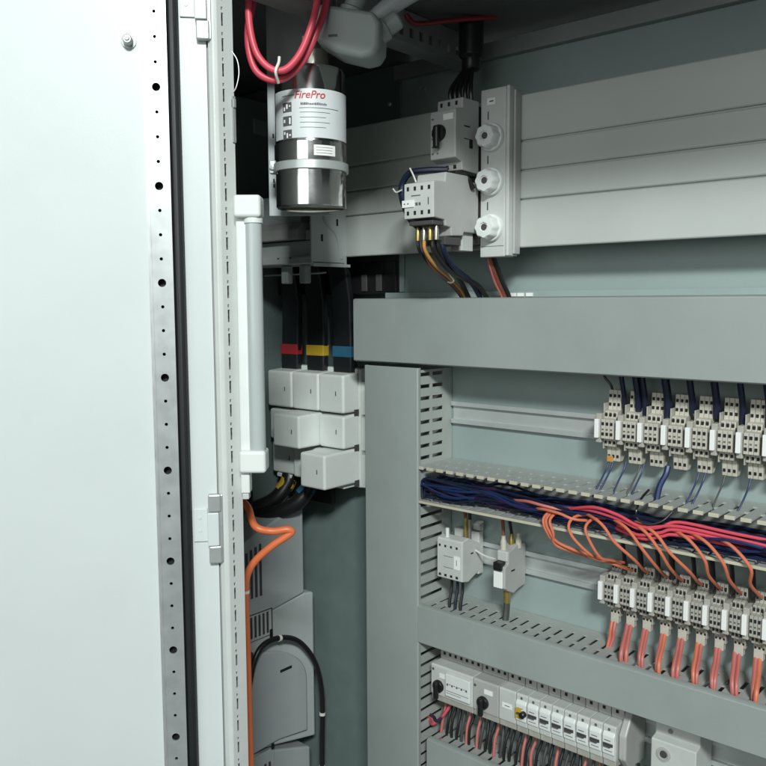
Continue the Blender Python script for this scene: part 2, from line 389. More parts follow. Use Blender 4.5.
# fuse base with three screw caps
fb = thing('fuse_holder', 'pale grey upright fuse base with three round screw caps', 'fuse holder', (.124, -.07, 1.556))
MB().box(.1030, .1400, -.0825, -.0605, 1.5558, 1.7638).build('base_body', 'devlt', fb, .0012)
MB().box(.1405, .1455, -.0828, -.0605, 1.5566, 1.7645).build('base_edge', 'devlt', fb, .0012)
MB().box(.1457, .1490, -.0740, -.0605, 1.5590, 1.7600).build('base_flange', 'device', fb, .001)
for zc in (1.7039, 1.6496, 1.5923):
    c = MB().lathe((.1205, -.0826, zc), [(.0175, 0), (.0175, .004), (.0168, .0052), (.0158, .0055)], (0, -1, 0), 32).build('fuse_cap', 'white', fb, 0, True)
    MB().lathe((.1205, -.0881, zc), [(.0148, 0), (.0143, .010), (.0125, .0128), (.0060, .0132), (.0055, .0115), (.0001, .0115)], (0, -1, 0), 48, lobes=(8, .055)).build('cap_grip', 'white', c, 0, True)
    MB().lathe((.1205, -.0998, zc), [(.0042, 0), (.0042, .0006), (.0001, .0006)], (0, -1, 0), 12).build('sight_hole', 'dark', c)
    MB().box(.1135, .1150, -.0830, -.0826, zc+.0225, zc+.0325).build('status_slot', 'dark', fb)
MB().box(.1128, .1250, -.0834, -.0826, 1.7440, 1.7525).build('marker_tag', 'paper', fb)
MB().box(.1165, .1225, -.0837, -.0835, 1.7475, 1.7490).build('marker_print', 'ink', fb)
MB().box(.104, .139, -.0828, -.0826, 1.5690, 1.5696).build('seam', 'ink', fb)

# ------------------------------------------------------------------ motor starter and contactor on the panel
ms = thing('motor_starter', 'grey motor starter with black rotary knob above the upper contactor', 'circuit breaker', (.083, -.11, 1.66))
MB().prism([(-.085, 1.660), (-.085, 1.750), (-.1200, 1.750), (-.1205, 1.737), (-.1350, 1.734), (-.1350, 1.676), (-.1215, 1.672), (-.1205, 1.662)], 'x', .0630, .1020).build('housing', 'device', ms, .0012)
MB().box(.070, .100, -.085, -.0605, 1.665, 1.745).build('adapter', 'dark', ms, .001)
kn = MB().lathe((.0775, -.1352, 1.7075), [(.0100, 0), (.0100, .003), (.0090, .0042), (.0001, .0042)], (0, -1, 0), 24).build('knob', 'black', ms, 0, True)
MB().box(.0735, .0815, -.1450, -.1385, 1.6880, 1.7160).build('knob_grip', 'black', kn, .0025)
hm = MB()
for i in range(3): hm.box(.0680+i*.0115, .0712+i*.0115, -.1209, -.1198, 1.7415, 1.7465)
for i in range(3): hm.box(.0660+i*.0115, .0700+i*.0115, -.1218, -.1200, 1.6645, 1.6690)
hm.build('terminal_openings', 'hole', ms)
MB().box(.0835, .0985, -.1356, -.1350, 1.7220, 1.7292).build('marker_tag', 'paper', ms)
pm = MB()
for x, z, ww in ((.0655, 1.724, .003), (.0655, 1.700, .002), (.066, 1.690, .0025), (.0655, 1.682, .003), (.0735, 1.682, .002)): pm.box(x, x+ww, -.1354, -.1350, z, z+.002)
pm.build('print', 'ink', ms)
for ya, yb, za, zb2 in ((-.117, -.105, 1.715, 1.7165), (-.117, -.107, 1.700, 1.701), (-.106, -.099, 1.690, 1.701)): MB().box(.1019, .1024, ya, yb, za, zb2).build('side_vent', 'hole', ms)

ct = thing('contactor', 'grey contactor with white marker and amber wires below, on the cover panel', 'contactor', (.08, -.12, 1.585))
MB().prism([(-.1782, 1.6005), (-.1782, 1.6410), (-.1765, 1.6435), (-.1560, 1.6445), (-.1540, 1.6560), (-.1090, 1.6560), (-.1030, 1.6500), (-.0850, 1.6480), (-.0850, 1.5860), (-.1160, 1.5860), (-.1180, 1.5815), (-.1420, 1.5800), (-.1440, 1.5900), (-.1540, 1.5915), (-.1560, 1.5985)], 'x', .0575, .1020).build('housing', 'device', ct, .0014)
MB().prism([(-.1802, 1.6003), (-.1802, 1.6420), (-.1784, 1.6425), (-.1784, 1.6000)], 'x', .0580, .1030).build('front_plate', 'devlt', ct, .0006)
MB().box(.070, .100, -.085, -.0605, 1.59, 1.65).build('adapter', 'dark', ct, .001)
hm = MB()
for i in range(4):
    for z in (1.6335, 1.6045): hm.box(.0622+i*.0108, .0656+i*.0108, -.1806, -.1800, z, z+.0048)
hm.build('terminal_openings', 'hole', ct)
MB().box(.0555, .0735, -.1816, -.1803, 1.6140, 1.6225).build('marker_tag', 'paper', ct)
pm = MB().box(.0690, .0830, -.1805, -.1802, 1.6268, 1.6280).box(.0755, .0790, -.1805, -.1802, 1.6155, 1.6190).box(.0805, .0835, -.1805, -.1802, 1.6155, 1.6190).box(.0945, .0960, -.1805, -.1802, 1.6155, 1.6240)
pm.box(.0585, .0605, -.1819, -.1816, 1.6175, 1.6190).box(.0640, .0660, -.1819, -.1816, 1.6175, 1.6190)
pm.build('print', 'ink', ct)
MB().box(.0630, .1000, -.1530, -.1200, 1.5690, 1.5790).box(.062, .099, -.176, -.150, 1.5920, 1.5975).build('terminal_strip', 'dark', ct, .001)
for i in range(4): MB().lathe((.0672+i*.0095, -.165, 1.5745), [(.0030, 0), (.0030, .012), (.0020, .0165)], (0, 0, 1), 10).build('terminal_screw', 'screw' if i % 2 else 'brass', ct, 0, True)
MB().box(.078, .096, -.112, -.088, 1.5635, 1.5860).build('foot', 'devlt', ct, .001)
MB().box(.060, .1025, -.083, -.0605, 1.572, 1.586).build('adapter_foot', 'dark', ct, .001)
MB().box(.066, .1015, -.132, -.086, 1.6563, 1.6605).build('top_bridge', 'black', ct, .001)

wire('wire', [(.0672, -.165, 1.575), (.0675, -.162, 1.562), (.0660, -.140, 1.546), (.0600, -.105, 1.532), (.0520, -.065, 1.516), (.0480, -.040, 1.500)], .0020, 'black', 'thin black wire dropping from the contactor, leftmost under its marker')
wire('wire', [(.0767, -.165, 1.575), (.0772, -.163, 1.562), (.0760, -.142, 1.545), (.0700, -.105, 1.531), (.0600, -.065, 1.516), (.0540, -.040, 1.499)], .0022, 'amber', 'amber wire curving from contactor terminals down to the duct')
wire('wire', [(.0720, -.160, 1.575), (.0722, -.158, 1.562), (.0710, -.140, 1.543), (.0650, -.105, 1.530), (.0560, -.065, 1.515), (.0505, -.040, 1.498)], .0026, 'brown', 'brown wire beside the amber wire under the contactor')
wire('cable', [(.0862, -.160, 1.575), (.0868, -.156, 1.560), (.0880, -.130, 1.540), (.0860, -.095, 1.530), (.0850, -.060, 1.520), (.0880, -.036, 1.499)], .0036, 'black', 'thick black cable curving from the contactor to the duct', 'cable')
wire('cable', [(.0940, -.150, 1.575), (.0940, -.146, 1.560), (.0930, -.125, 1.542), (.0880, -.090, 1.530), (.0800, -.060, 1.518), (.0760, -.036, 1.498)], .0036, 'blue', 'dark blue cable behind the amber wire under the contactor', 'cable')
wire('cable', [(.0900, -.155, 1.575), (.0900, -.150, 1.560), (.0850, -.125, 1.540), (.0760, -.090, 1.528), (.0640, -.060, 1.515), (.0590, -.038, 1.497)], .0032, 'black', 'black cable beside the dark blue one under the contactor', 'cable')
wire('wire_tie', [(.0700, -.104, 1.5365), (.0760, -.110, 1.5330), (.0800, -.108, 1.5270), (.0740, -.104, 1.5240), (.0690, -.106, 1.5250)], .0011, 'ivory', 'small white tie holding the black cables under the contactor', 'cable tie')
wire('cable', [(.066, -.160, 1.590), (.0500, -.158, 1.602), (.0330, -.152, 1.625), (.0270, -.148, 1.645), (.0380, -.146, 1.661), (.0600, -.140, 1.6635), (.0850, -.128, 1.6630)], .0040, 'blue', 'dark blue cable bowing out left of the upper contactor', 'cable')
wire('cable', [(.066, -.120, 1.653), (.080, -.112, 1.6620), (.097, -.108, 1.6560), (.104, -.100, 1.640)], .0036, 'black', 'black jumper cable lying on top of the upper contactor', 'cable')
wire('wire_tie', [(.0340, -.156, 1.6400), (.0250, -.156, 1.6380), (.0180, -.154, 1.6430)], .0010, 'ivory', 'white tie end sticking out from the dark blue cable', 'cable tie')
wire('wire_tie', [(.0450, -.153, 1.6660), (.0530, -.156, 1.6560), (.0580, -.157, 1.6470)], .0011, 'ivory', 'white tie strap slanting over the dark blue cable', 'cable tie')
wire('cable', [(.108, -.068, 1.558), (.1080, -.060, 1.543), (.1060, -.045, 1.526), (.1060, -.030, 1.509), (.1080, -.026, 1.497)], .0030, 'brown', 'reddish brown cable dropping from the fuse base', 'cable')
wire('cable', [(.113, -.066, 1.558), (.1130, -.058, 1.544), (.1110, -.043, 1.527), (.1115, -.028, 1.509), (.1140, -.025, 1.497)], .0030, 'black', 'black cable dropping beside the reddish one under the fuse base', 'cable')
wire('wire', [(.106, -.070, 1.558), (.1055, -.062, 1.543), (.1030, -.047, 1.524), (.1030, -.031, 1.507), (.1050, -.028, 1.497)], .0018, 'pink', 'thin faded red wire hugging the reddish brown cable')
MB_c = thing('cable_gland', 'dark cable gland under the roof feeding the motor starter', 'cable gland', (.079, -.07, 1.795))
MB().lathe((.079, -.07, 1.795), [(.010, 0), (.012, .004), (.012, .014), (.016, .018), (.016, .0615)], (0, 0, 1), 16).build('gland_body', 'black', MB_c, .0005, True)
for i, (x, y) in enumerate(((.069, -.100), (.0745, -.098), (.080, -.096), (.087, -.094), (.094, -.092))):
    wire('cable', [(.0745+i*.0022, -.07, 1.803), (x*.6+.079*.4, (y-.072)/2, 1.786), (x, y, 1.766), (x+.001, y, 1.7490)], .0030, 'black', 'black cable fanning from the roof gland to the motor starter', 'cable', 'black cables above the motor starter')

# ------------------------------------------------------------------ devices on the second rail
c2 = thing('contactor', 'small grey contactor with white marker beside the vertical duct', 'contactor', (.04, -.03, 1.10))
MB().prism([(-.0600, 1.1115), (-.0600, 1.1675), (-.0585, 1.1690), (-.0450, 1.1715), (-.0200, 1.1600), (-.0200, 1.1740), (-.0082, 1.1740), (-.0082, 1.1130), (-.0200, 1.1130), (-.0200, 1.1180), (-.0450, 1.1085)], 'x', .0180, .0615).build('housing', 'devlt', c2, .0014)
MB().box(.0190, .0605, -.0612, -.0603, 1.1125, 1.1665).build('front_plate', 'devlt', c2, .0004)
hm = MB()
for i in range(4):
    hm.box(.0218+i*.0098, .0248+i*.0098, -.0616, -.0612, 1.1570, 1.1602)
    hm.box(.0218+i*.0098, .0256+i*.0098, -.0616, -.0612, 1.1150, 1.1184)
hm.box(.0614, .0618, -.040, -.034, 1.1470, 1.1490)
hm.build('terminal_openings', 'hole', c2)
MB().box(.0485, .0580, -.0622, -.0612, 1.1285, 1.1470).build('marker_tag', 'paper', c2)
MB().box(.0300, .0460, -.0614, -.0612, 1.1440, 1.1447).box(.0300, .0460, -.0614, -.0612, 1.1280, 1.1287).box(.0525, .0535, -.0624, -.0622, 1.134, 1.142).build('print', 'ink', c2)
MB().lathe((.0305, -.053, 1.1690), [(.0028, 0), (.0028, .013), (.0022, .0135)], (0, 0, 1), 12).build('ferrule', 'white', c2, 0, True)
MB().lathe((.047, -.032, 1.165), [(.0028, 0), (.0028, .0300)], (0, 0, 1), 10).build('ferrule', 'brass', c2, 0, True)
MB().lathe((.054, -.032, 1.165), [(.0026, 0), (.0026, .0300)], (0, 0, 1), 10).build('ferrule', 'screw', c2, 0, True)
MB().prism([(-.012, 1.174), (-.022, 1.178), (-.022, 1.186), (-.012, 1.190)], 'x', .052, .064).build('latch', 'device', c2, .001)
wire('wire', [(.047, -.032, 1.194), (.046, -.034, 1.210), (.046, -.040, 1.2265)], .0026, 'brown', 'short brown wire from the small contactor up into the open duct')
wire('wire', [(.054, -.032, 1.194), (.055, -.034, 1.210), (.056, -.040, 1.2265)], .0026, 'black', 'short black wire from the small contactor up into the open duct')
for x, ma, lb in ((.034, 'black', 'black wire under the small contactor entering the duct slot, by the duct'), (.044, 'blue', 'dark blue wire under the small contactor entering the duct slot'), (.053, 'black', 'black wire under the small contactor with pale ferrule')):
    wire('wire', [(x, -.047, 1.111), (x, -.047, 1.095), (x+.001, -.052, 1.082), (x+.002, -.056, 1.064)], .0022, ma, lb)

ax = thing('relay', 'narrow grey relay with white label and black lever on the second rail', 'relay', (.121, -.03, 1.105))
MB().prism([(-.0600, 1.1180), (-.0600, 1.1470), (-.0520, 1.1500), (-.0520, 1.1660), (-.0430, 1.1680), (-.0300, 1.1720), (-.0082, 1.1700), (-.0082, 1.1120), (-.0250, 1.1100), (-.0380, 1.1065), (-.0500, 1.1120)], 'x', .1140, .1310).build('housing', 'device', ax, .0012)
MB().box(.1137, .1275, -.0618, -.0601, 1.1180, 1.1400).build('label_plate', 'paper', ax, .0006)
MB().box(.1142, .1270, -.0640, -.0520, 1.1420, 1.1530).build('lever', 'black', ax, .0012)
MB().box(.1142, .1300, -.0540, -.0440, 1.1532, 1.1670).build('shoulder', 'devlt', ax, .0014)
for x, y, ma in ((.1190, -.046, 'terminal'), (.1215, -.030, 'brass'), (.1290, -.024, 'terminal')):
    MB().lathe((x, y, 1.166), [(.0042, 0), (.0042, .012), (.0028, .016), (.0028, .020)], (0, 0, 1), 12).build('ferrule', ma, ax, 0, True)
MB().lathe((.1215, -.040, 1.0920), [(.0050, 0), (.0050, .0180)], (0, 0, 1), 14).build('cable_boot', 'brass', ax, 0, True)
MB().box(.1309, .1313, -.045, -.036, 1.1380, 1.1400).build('side_clip', 'hole', ax)
wire('cable', [(.1215, -.040, 1.0915), (.1215, -.041, 1.080), (.1220, -.045, 1.062)], .0046, 'dark', 'grey cable stub under the narrow relay', 'cable')
wire('wire', [(.1190, -.046, 1.186), (.118, -.046, 1.200), (.117, -.05, 1.226)], .0024, 'brown', 'brown wire rising from the narrow relay')
wire('wire', [(.1215, -.030, 1.186), (.1215, -.034, 1.200), (.121, -.04, 1.226)], .0024, 'black', 'black wire rising from the narrow relay')
wire('wire', [(.0618, -.028, 1.150), (.085, -.034, 1.147), (.114, -.040, 1.149)], .0014, 'ivory', 'thin pale link wire between the small contactor and the relay')

# ------------------------------------------------------------------ terminal blocks
def terminal(x0, zc, name, label, group, wd, h_up, h_dn, cols, mat_, amber_):
    t = thing(name, label, 'terminal block', (x0+wd/2, -.03, zc-h_dn), group)
    pr = [(-.0084, zc-h_dn+.012), (-.0084, zc+h_up-.012), (-.022, zc+h_up), (-.030, zc+h_up), (-.0315, zc+.022), (-.0400, zc+.0205), (-.0415, zc+.0125), (-.0500, zc+.0115), (-.0500, zc-.0120), (-.0425, zc-.0130), (-.0405, zc-.0225), (-.0325, zc-.0240), (-.0305, zc-h_dn), (-.022, zc-h_dn)]
    pw = wd/cols
    for i in range(cols):
        MB().prism(pr, 'x', x0+i*pw+.00015, x0+(i+1)*pw-.00015).build('terminal_slice', mat_, t, .0005)
    hm = MB()
    rows = ((zc+h_up-.009, -.0302), (zc+.0265, -.0310), (zc+.0145, -.0410), (zc+.0045, -.0500), (zc-.0080, -.0500), (zc-.0190, -.0412), (zc-h_dn+.0045, -.0308))
    for i in range(cols):
        for z, y in rows: hm.box(x0+i*pw+pw*.22, x0+i*pw+pw*.74, y-.0009, y+.002, z, z+.0036)
    hm.build('wire_openings', 'hole', t)
    sm = MB()
    for i in range(cols):
        for z, y in ((zc-.0015, -.0500), (zc+.0175, -.0408)): sm.box(x0+i*pw+pw*.25, x0+i*pw+pw*.7, y-.0006, y+.002, z, z+.0018)
    sm.build('contact_screws', 'screw', t)
    MB().box(x0-.0075, x0-.0022, -.0530, -.0480, zc-.0115, zc+.0115).build('marker_tag', 'paper', t, .0006)
    MB().box(x0-.0080, x0-.0010, -.0475, -.0082, zc-.0180, zc+.0180).build('end_clamp', 'tgrey', t, .001)
    MB().box(x0-.0018, x0-.0003, -.0405, -.0082, zc-h_dn+.016, zc+h_up-.016).build('partition', 'tgrey', t, .0004)
    if amber_:
        MB().box(x0+.0005, x0+.008, -.0335, -.0312, zc-h_dn-.001, zc-h_dn+.0065).build('ferrule', 'amber', t, .0006)
    return t
g1 = 'terminal blocks on the upper rail'
L1 = 'cream terminal block with white marker on the upper rail'
xs1 = (.2590, .2866, .3135, .3420, .3700, .3978, .4256, .4534, .4812)
for i, x in enumerate(xs1):
    terminal(x, 1.3455-.0, 'terminal_block', 'cream terminal block with amber ferrules at the end of the upper rail' if i == 0 else L1, None if i == 0 else g1, .0165, .046, .042, 3, 'terminal', i == 0)
g2 = 'terminal blocks on the lower rail'
xs2 = (.2680, .2885, .3095, .3315, .3530, .3745, .3960, .4175, .4390, .4605)
for i, x in enumerate(xs2):
    terminal(x, 1.1445, 'terminal_block', 'grey terminal block above faded red wires on the lower rail', g2, .0130, .034, .036, 3, 'tgrey', False)

# wires above and below the upper terminals
wire('wire', [(.2620, -.026, 1.3880), (.2600, -.0275, 1.397), (.2530, -.030, 1.407), (.2490, -.034, 1.426)], .0016, 'black', 'single black wire bending up from the end upper terminal')
for i, (x, r_) in enumerate(((.2800, .0030), (.2980, .0044), (.3062, .0036), (.3340, .0050), (.3625, .0040), (.3900, .0044), (.4180, .0036), (.4460, .0044))):
    wire('cable', [(x, -.030, 1.372-.004*(i % 4)), (x+.0005, -.035, 1.388), (x-.001, -.038, 1.405), (x-.003, -.040, 1.424)], r_, 'blue', 'dark blue cable rising from the upper terminals into the wide duct', 'cable', 'dark blue cables above the upper terminals')
for x, tp in ((.2610, 0), (.2665, 0), (.2830, 0), (.3010, 1), (.3060, 0), (.3720, 0), (.3790, 0), (.4010, 1), (.4290, 0)):
    wire('wire', [(x, -.0295, 1.3040), (x-.001, -.034, 1.294), (x-.003, -.046, 1.280), (x-.005+random.uniform(-.003, .003), -.060, 1.262)], .0011, 'blue2' if tp == 0 else 'dark', 'thin blue wire dropping from the upper terminals to the open duct', 'wire', 'thin wires below the upper terminals')
wire('cable', [(.3350, -.029, 1.3050), (.3345, -.034, 1.296), (.3320, -.046, 1.282), (.3340, -.060, 1.262)], .0036, 'blue2', 'bright blue cable dropping from the upper terminals to the open duct', 'cable')
wire('wire', [(.3200, -.047, 1.278), (.3200, -.066, 1.272), (.3215, -.083, 1.262), (.3230, -.084, 1.252), (.336, -.084, 1.247), (.350, -.079, 1.252), (.358, -.070, 1.262)], .0014, 'black', 'black wire looping over the front edge of the open duct')

# ------------------------------------------------------------------ wires lying in the open duct
random.seed(3)
gb = 'blue wires lying in the open duct'
for i in range(40):
    y0 = random.uniform(-.074, -.03); z0 = random.uniform(1.228, 1.252); pts = []
    for k in range(12):
        x = .006+.58*k/11
        pts.append((x, min(-.01, y0+random.uniform(-.010, .010)+.002*k*(i % 3-1)*.5), max(1.2265, min(1.262, z0+random.uniform(-.007, .007)-.0006*k))))
    wire('wire', pts, random.choice((.0013, .0016, .0019)), ('blue', 'blue', 'blue', 'blue2', 'violet')[i % 5], 'dark blue wire lying along the open slotted duct', 'wire', gb, 6, 5)
for i in range(4):
    y0 = -.076+i*.004; pts = [(.004, y0, 1.226), (.003+i*.002, y0, 1.240), (.010+i*.003, y0, 1.254-.002*i), (.06, y0+.004, 1.250-.003*i), (.15, y0+.004, 1.243), (.24, y0, 1.240-.002*i)]
    wire('wire', pts, .0019, 'blue', 'dark blue wire curling at the closed end of the open duct', 'wire', 'blue wires curling at the duct end', 6)
# pink / red wires at the right
for i, pts in enumerate((
    [(.200, -.045, 1.232), (.235, -.074, 1.247), (.270, -.084, 1.256), (.300, -.085, 1.252), (.330, -.085, 1.243), (.368, -.082, 1.250), (.42, -.078, 1.247), (.50, -.07, 1.24)],
    [(.180, -.040, 1.232), (.215, -.066, 1.243), (.260, -.078, 1.250), (.300, -.081, 1.246), (.325, -.083, 1.240), (.350, -.083, 1.246), (.370, -.078, 1.254), (.43, -.072, 1.250), (.52, -.06, 1.245)],
    [(.260, -.040, 1.230), (.300, -.075, 1.236), (.325, -.085, 1.233), (.350, -.085, 1.240), (.370, -.082, 1.246), (.44, -.075, 1.242), (.53, -.06, 1.240)],
    [(.250, -.035, 1.230), (.290, -.070, 1.232), (.330, -.083, 1.229), (.352, -.084, 1.236), (.370, -.081, 1.240), (.44, -.07, 1.236), (.54, -.06, 1.234)])):
    wire('wire', pts, .0019, 'red', 'pinkish red wire crossing the blue bundle in the open duct', 'wire', 'red wires in the open duct')
for i, (xa, xm, xb, zb2) in enumerate(((.205, .218, .300, 1.178), (.209, .224, .292, 1.180), (.214, .2175, .262, 1.182), (.240, .262, .276, 1.184), (.262, .277, .288, 1.186))):
    wire('wire', [(xa+.02, -.050, 1.236), (xa+.004, -.074, 1.240), (xa-.001, -.0885, 1.232), (xa+.004, -.089, 1.217), (xm, -.082, 1.2045-.002*i), ((xm+xb)/2, -.066, 1.190), (xb, -.040, zb2-.004)], .0018, 'owire', 'orange wire looping over the duct edge down to the lower terminals', 'wire', 'orange wires looping from the open duct')
for i, (xa, xb) in enumerate(((.268, .316), (.300, .340), (.322, .358), (.334, .380), (.372, .402), (.392, .424), (.420, .446))):
    wire('wire', [(xa-.03, -.060, 1.242), (xa, -.083, 1.243), (xa+.016, -.088, 1.236), (xa+.030, -.088, 1.220), (xb, -.075, 1.200), (xb+.001, -.050, 1.182), (xb+.001, -.036, 1.174)], .0019, 'owire', 'orange wire arching from the blue bundle onto the lower terminals', 'wire', 'orange wires arching onto the lower terminals')
wire('wire', [(.165, -.045, 1.232), (.188, -.076, 1.240), (.205, -.085, 1.243), (.225, -.086, 1.2415), (.245, -.080, 1.236), (.270, -.045, 1.232)], .0018, 'owire', 'orange wire lying flat on the front of the blue bundle')
wire('wire', [(.110, -.040, 1.234), (.145, -.066, 1.242), (.175, -.080, 1.248), (.200, -.080, 1.246), (.225, -.066, 1.240), (.250, -.045, 1.232)], .0020, 'pink', 'faded red wire lying on the blue bundle left of the orange loops')
for i, x in enumerate((.285, .306, .328, .345, .371, .392, .414, .436)):
    wire('cable', [(x, -.030, 1.172), (x+.0005, -.034, 1.188), (x+.001, -.040, 1.205), (x+.001, -.046, 1.2265)], .0034 if i % 2 else .0026, 'black', 'black cable rising behind the lower terminals into the open duct', 'cable', 'black cables behind the lower terminals')
# faded red wires from the lower terminals into the duct below
for i, x in enumerate(xs2):
    for k, dx in enumerate((.0028, .0072)):
        ye = (-.036 if i == 0 else -.066)+random.uniform(-.004, .003); dx += random.uniform(-.0006, .0006)
        wire('wire', [(x+dx, -.0270, 1.110), (x+dx-.001, -.0290, 1.102), (x+dx+.0035*(i > 0)-.001, -.033-.011*(i > 0), 1.091), (x+dx-.002+.0095*(i > 0), ye+.003, 1.080), (x+dx-.003+.0135*(i > 0)-.0025*k+random.uniform(-.002, .002), ye, 1.060)], random.choice((.0022, .0025, .0027)), 'pink' if (i+2*k) % 5 else 'owire', 'faded red wire hanging from the lower terminals into the narrow duct', 'wire', 'faded red wires below the lower terminals')
    MB().box(x+.0003, x+.0105, -.0315, -.0235, 1.1000, 1.1155).build('ferrule', 'terminal', bpy.data.objects['terminal_block' if False else [o for o in bpy.data.objects if o.name.startswith('terminal_block') and o.type == 'EMPTY' and abs(o.location.x-(x+.0065)) < 1e-4 and o.location.z < 1.2][0].name], .0006)

# ------------------------------------------------------------------ breaker row
def breaker_profile(x0, x1, t, fm_='devlt', um='device'):
    MB().prism([(-.0700, .9420), (-.0700, .9845), (-.0685, .9862), (-.0480, .9862), (-.0082, .9850), (-.0082, .9420)], 'x', x0+.0003, x1-.0003).build('housing', fm_, t, .001)
    MB().box(x0+.0004, x1-.0004, -.0475, -.0082, .9866, 1.0020).build('upper_tier', um, t, .0008)
    MB().box(x0+.0004, x1-.0004, -.0680, -.0082, .9330, .9416).build('lower_tier', 'tgrey', t, .0008)
def knobbed(x0, x1, kx, label, strip):
    t = thing('motor_breaker', label, 'circuit breaker', ((x0+x1)/2, -.04, .933))
    breaker_profile(x0, x1, t, 'device' if not strip else 'devlt')
    k_ = MB().lathe((kx, -.0702, .9560), [(.0090, 0), (.0090, .003), (.0080, .0042), (.0001, .0042)], (0, -1, 0), 24).build('knob', 'black', t, 0, True)
    MB().box(kx-.0036, kx+.0036, -.0800, -.0735, .9390, .9640).build('knob_grip', 'black', k_, .0024)
    MB().box(kx+.0015, kx+.0150, -.0706, -.0700, .9690, .9755).build('marker_tag', 'paper', t)
    hm = MB(); x = x0+.006
    while x < x1-.004: hm.box(x, x+.0035, -.0482, -.0470, .9930, .9970); x += .0098
    hm.build('terminal_openings', 'hole', t)
    return t
b1 = knobbed(.0145, .0870, .0285, 'white breaker with black rotary knob beside the vertical duct', True)
MB().box(.043, .0845, -.0745, -.0702, .9480, .9800).build('label_window', 'white', b1, .001)
pm = MB()
for i in range(9): pm.box(.046+i*.004, .0485+i*.004, -.0750, -.0745, .9640+(.002 if i % 2 else 0), .9668)
pm.box(.045, .083, -.0748, -.0745, .9560, .9566).box(.045, .070, -.0748, -.0745, .9530, .9535); pm.build('print', 'ink', b1)
MB().lathe((.0190, -.0703, .9790), [(.0022, 0), (.0018, .0006), (.0001, .0006)], (0, -1, 0), 10).build('screw', 'screw', b1)
b2 = knobbed(.0874, .1290, .1045, 'grey breaker with black rotary knob next to the blank white module', False)
MB().lathe((.0910, -.0703, .9770), [(.0022, 0), (.0018, .0006), (.0001, .0006)], (0, -1, 0), 10).build('screw', 'screw', b2)
b3 = thing('breaker_module', 'blank white module with small sticker between knob breaker and toggles', 'circuit breaker', (.141, -.04, .933))
breaker_profile(.1293, .1560, b3)
MB().box(.1350, .1500, -.0706, -.0700, .9600, .9670).build('sticker', 'paper', b3)
MB().box(.1390, .1470, -.0708, -.0706, .9630, .9640).build('print', 'ink', b3)
for x in (.135, .146): MB().box(x, x+.0035, -.0482, -.0470, .9930, .9970).build('terminal_opening', 'hole', b3)
gm_ = 'miniature breakers in the toggle row'
xm0 = .1563; pw = .0176
mcb = thing('miniature_breaker', 'white miniature breaker with dark toggle in the bottom row', 'circuit breaker', (xm0+pw/2, -.04, .933), gm_)
breaker_profile(xm0, xm0+pw, mcb)
MB().prism([(-.0702, .9490), (-.0728, .9510), (-.0735, .9740), (-.0702, .9790)], 'x', xm0+.001, xm0+pw-.001).build('front_nose', 'white', mcb, .001)
MB().box(xm0+.0025, xm0+pw-.0025, -.0742, -.0730, .9615, .9650).build('toggle_slot', 'dark', mcb)
MB().box(xm0+.004, xm0+pw-.004, -.0772, -.0743, .9612, .9634).build('toggle', 'dark', mcb, .0008)
MB().box(xm0+.004, xm0+.012, -.0738, -.0730, .9680, .9688).box(xm0+.004, xm0+.014, -.0734, -.0725, .9550, .9556).build('print', 'ink', mcb)
MB().box(xm0+.0065, xm0+.010, -.0482, -.0470, .9930, .9970).build('terminal_opening', 'hole', mcb)
MB().lathe((xm0+.0085, -.0702, .9810), [(.0020, 0), (.0016, .0006), (.0001, .0006)], (0, -1, 0), 10).build('screw', 'screw', mcb)
for k in range(1, 8): dup(mcb, (pw*k, 0, 0))
mcb['label'] = 'miniature breaker with yellow test mark and black push button'; del mcb['group']
MB().box(xm0+.0012, xm0+.0100, -.0745, -.0728, .9545, .9685).build('test_mark', 'tyel', mcb, .0006)
MB().lathe((xm0+.0140, -.0736, .9625), [(.0042, 0), (.0042, .006), (.0032, .007), (.0001, .007)], (0, -1, 0), 14).build('push_button', 'black', mcb, 0, True)
ec = thing('end_clamp', 'grey end clamp closing the row of toggle breakers', 'end clamp', (.303, -.03, .930))
MB().prism([(-.0650, .945), (-.0650, .975), (-.0480, .9990), (-.0082, .9990), (-.0082, .925), (-.0480, .925)], 'x', .2978, .3075).build('clamp_body', 'device', ec, .002)
rd = thing('relay_module', 'cream module with round recessed screw at the rail end', 'relay', (.35, -.03, .93))
MB().prism([(-.0600, .9300), (-.0600, .9840), (-.0480, .9860), (-.0480, 1.0020), (-.0082, 1.0020), (-.0082, .9300)], 'x', .3365, .3900).build('housing', 'devlt', rd, .0012)
MB().lathe((.3520, -.0602, .9685), [(.0085, 0), (.0085, .0012), (.0060, .0014), (.0055, .0002), (.0001, .0002)], (0, -1, 0), 24).build('screw_ring', 'device', rd, 0, True)
MB().lathe((.3520, -.0606, .9685), [(.0045, 0), (.0040, .0009), (.0001, .0009)], (0, -1, 0), 16).build('screw', 'dark', rd, 0, True)
MB().lathe((.3550, -.0481, .9930), [(.0032, 0), (.0030, .0008), (.0001, .0008)], (0, -1, 0), 14).build('screw', 'screw', rd, 0, True)
for i in range(40):
    x = .022+i*.0083+random.uniform(-.002, .002)
    red_ = (i*7) % 11 in (0, 2, 5)
    wire('wire', [(x, -.040, .934), (x+.0005, -.043, .915), (x+random.uniform(-.003, .003), -.050, .897), (x+random.uniform(-.002, .002), -.055, .868)], .0021, 'pink' if red_ else ('black' if i % 4 else 'dark'), ('red wire' if red_ else 'dark wire')+' running from the breaker row down into the bottom duct', 'wire', ('red' if red_ else 'dark')+' wires below the breaker row')
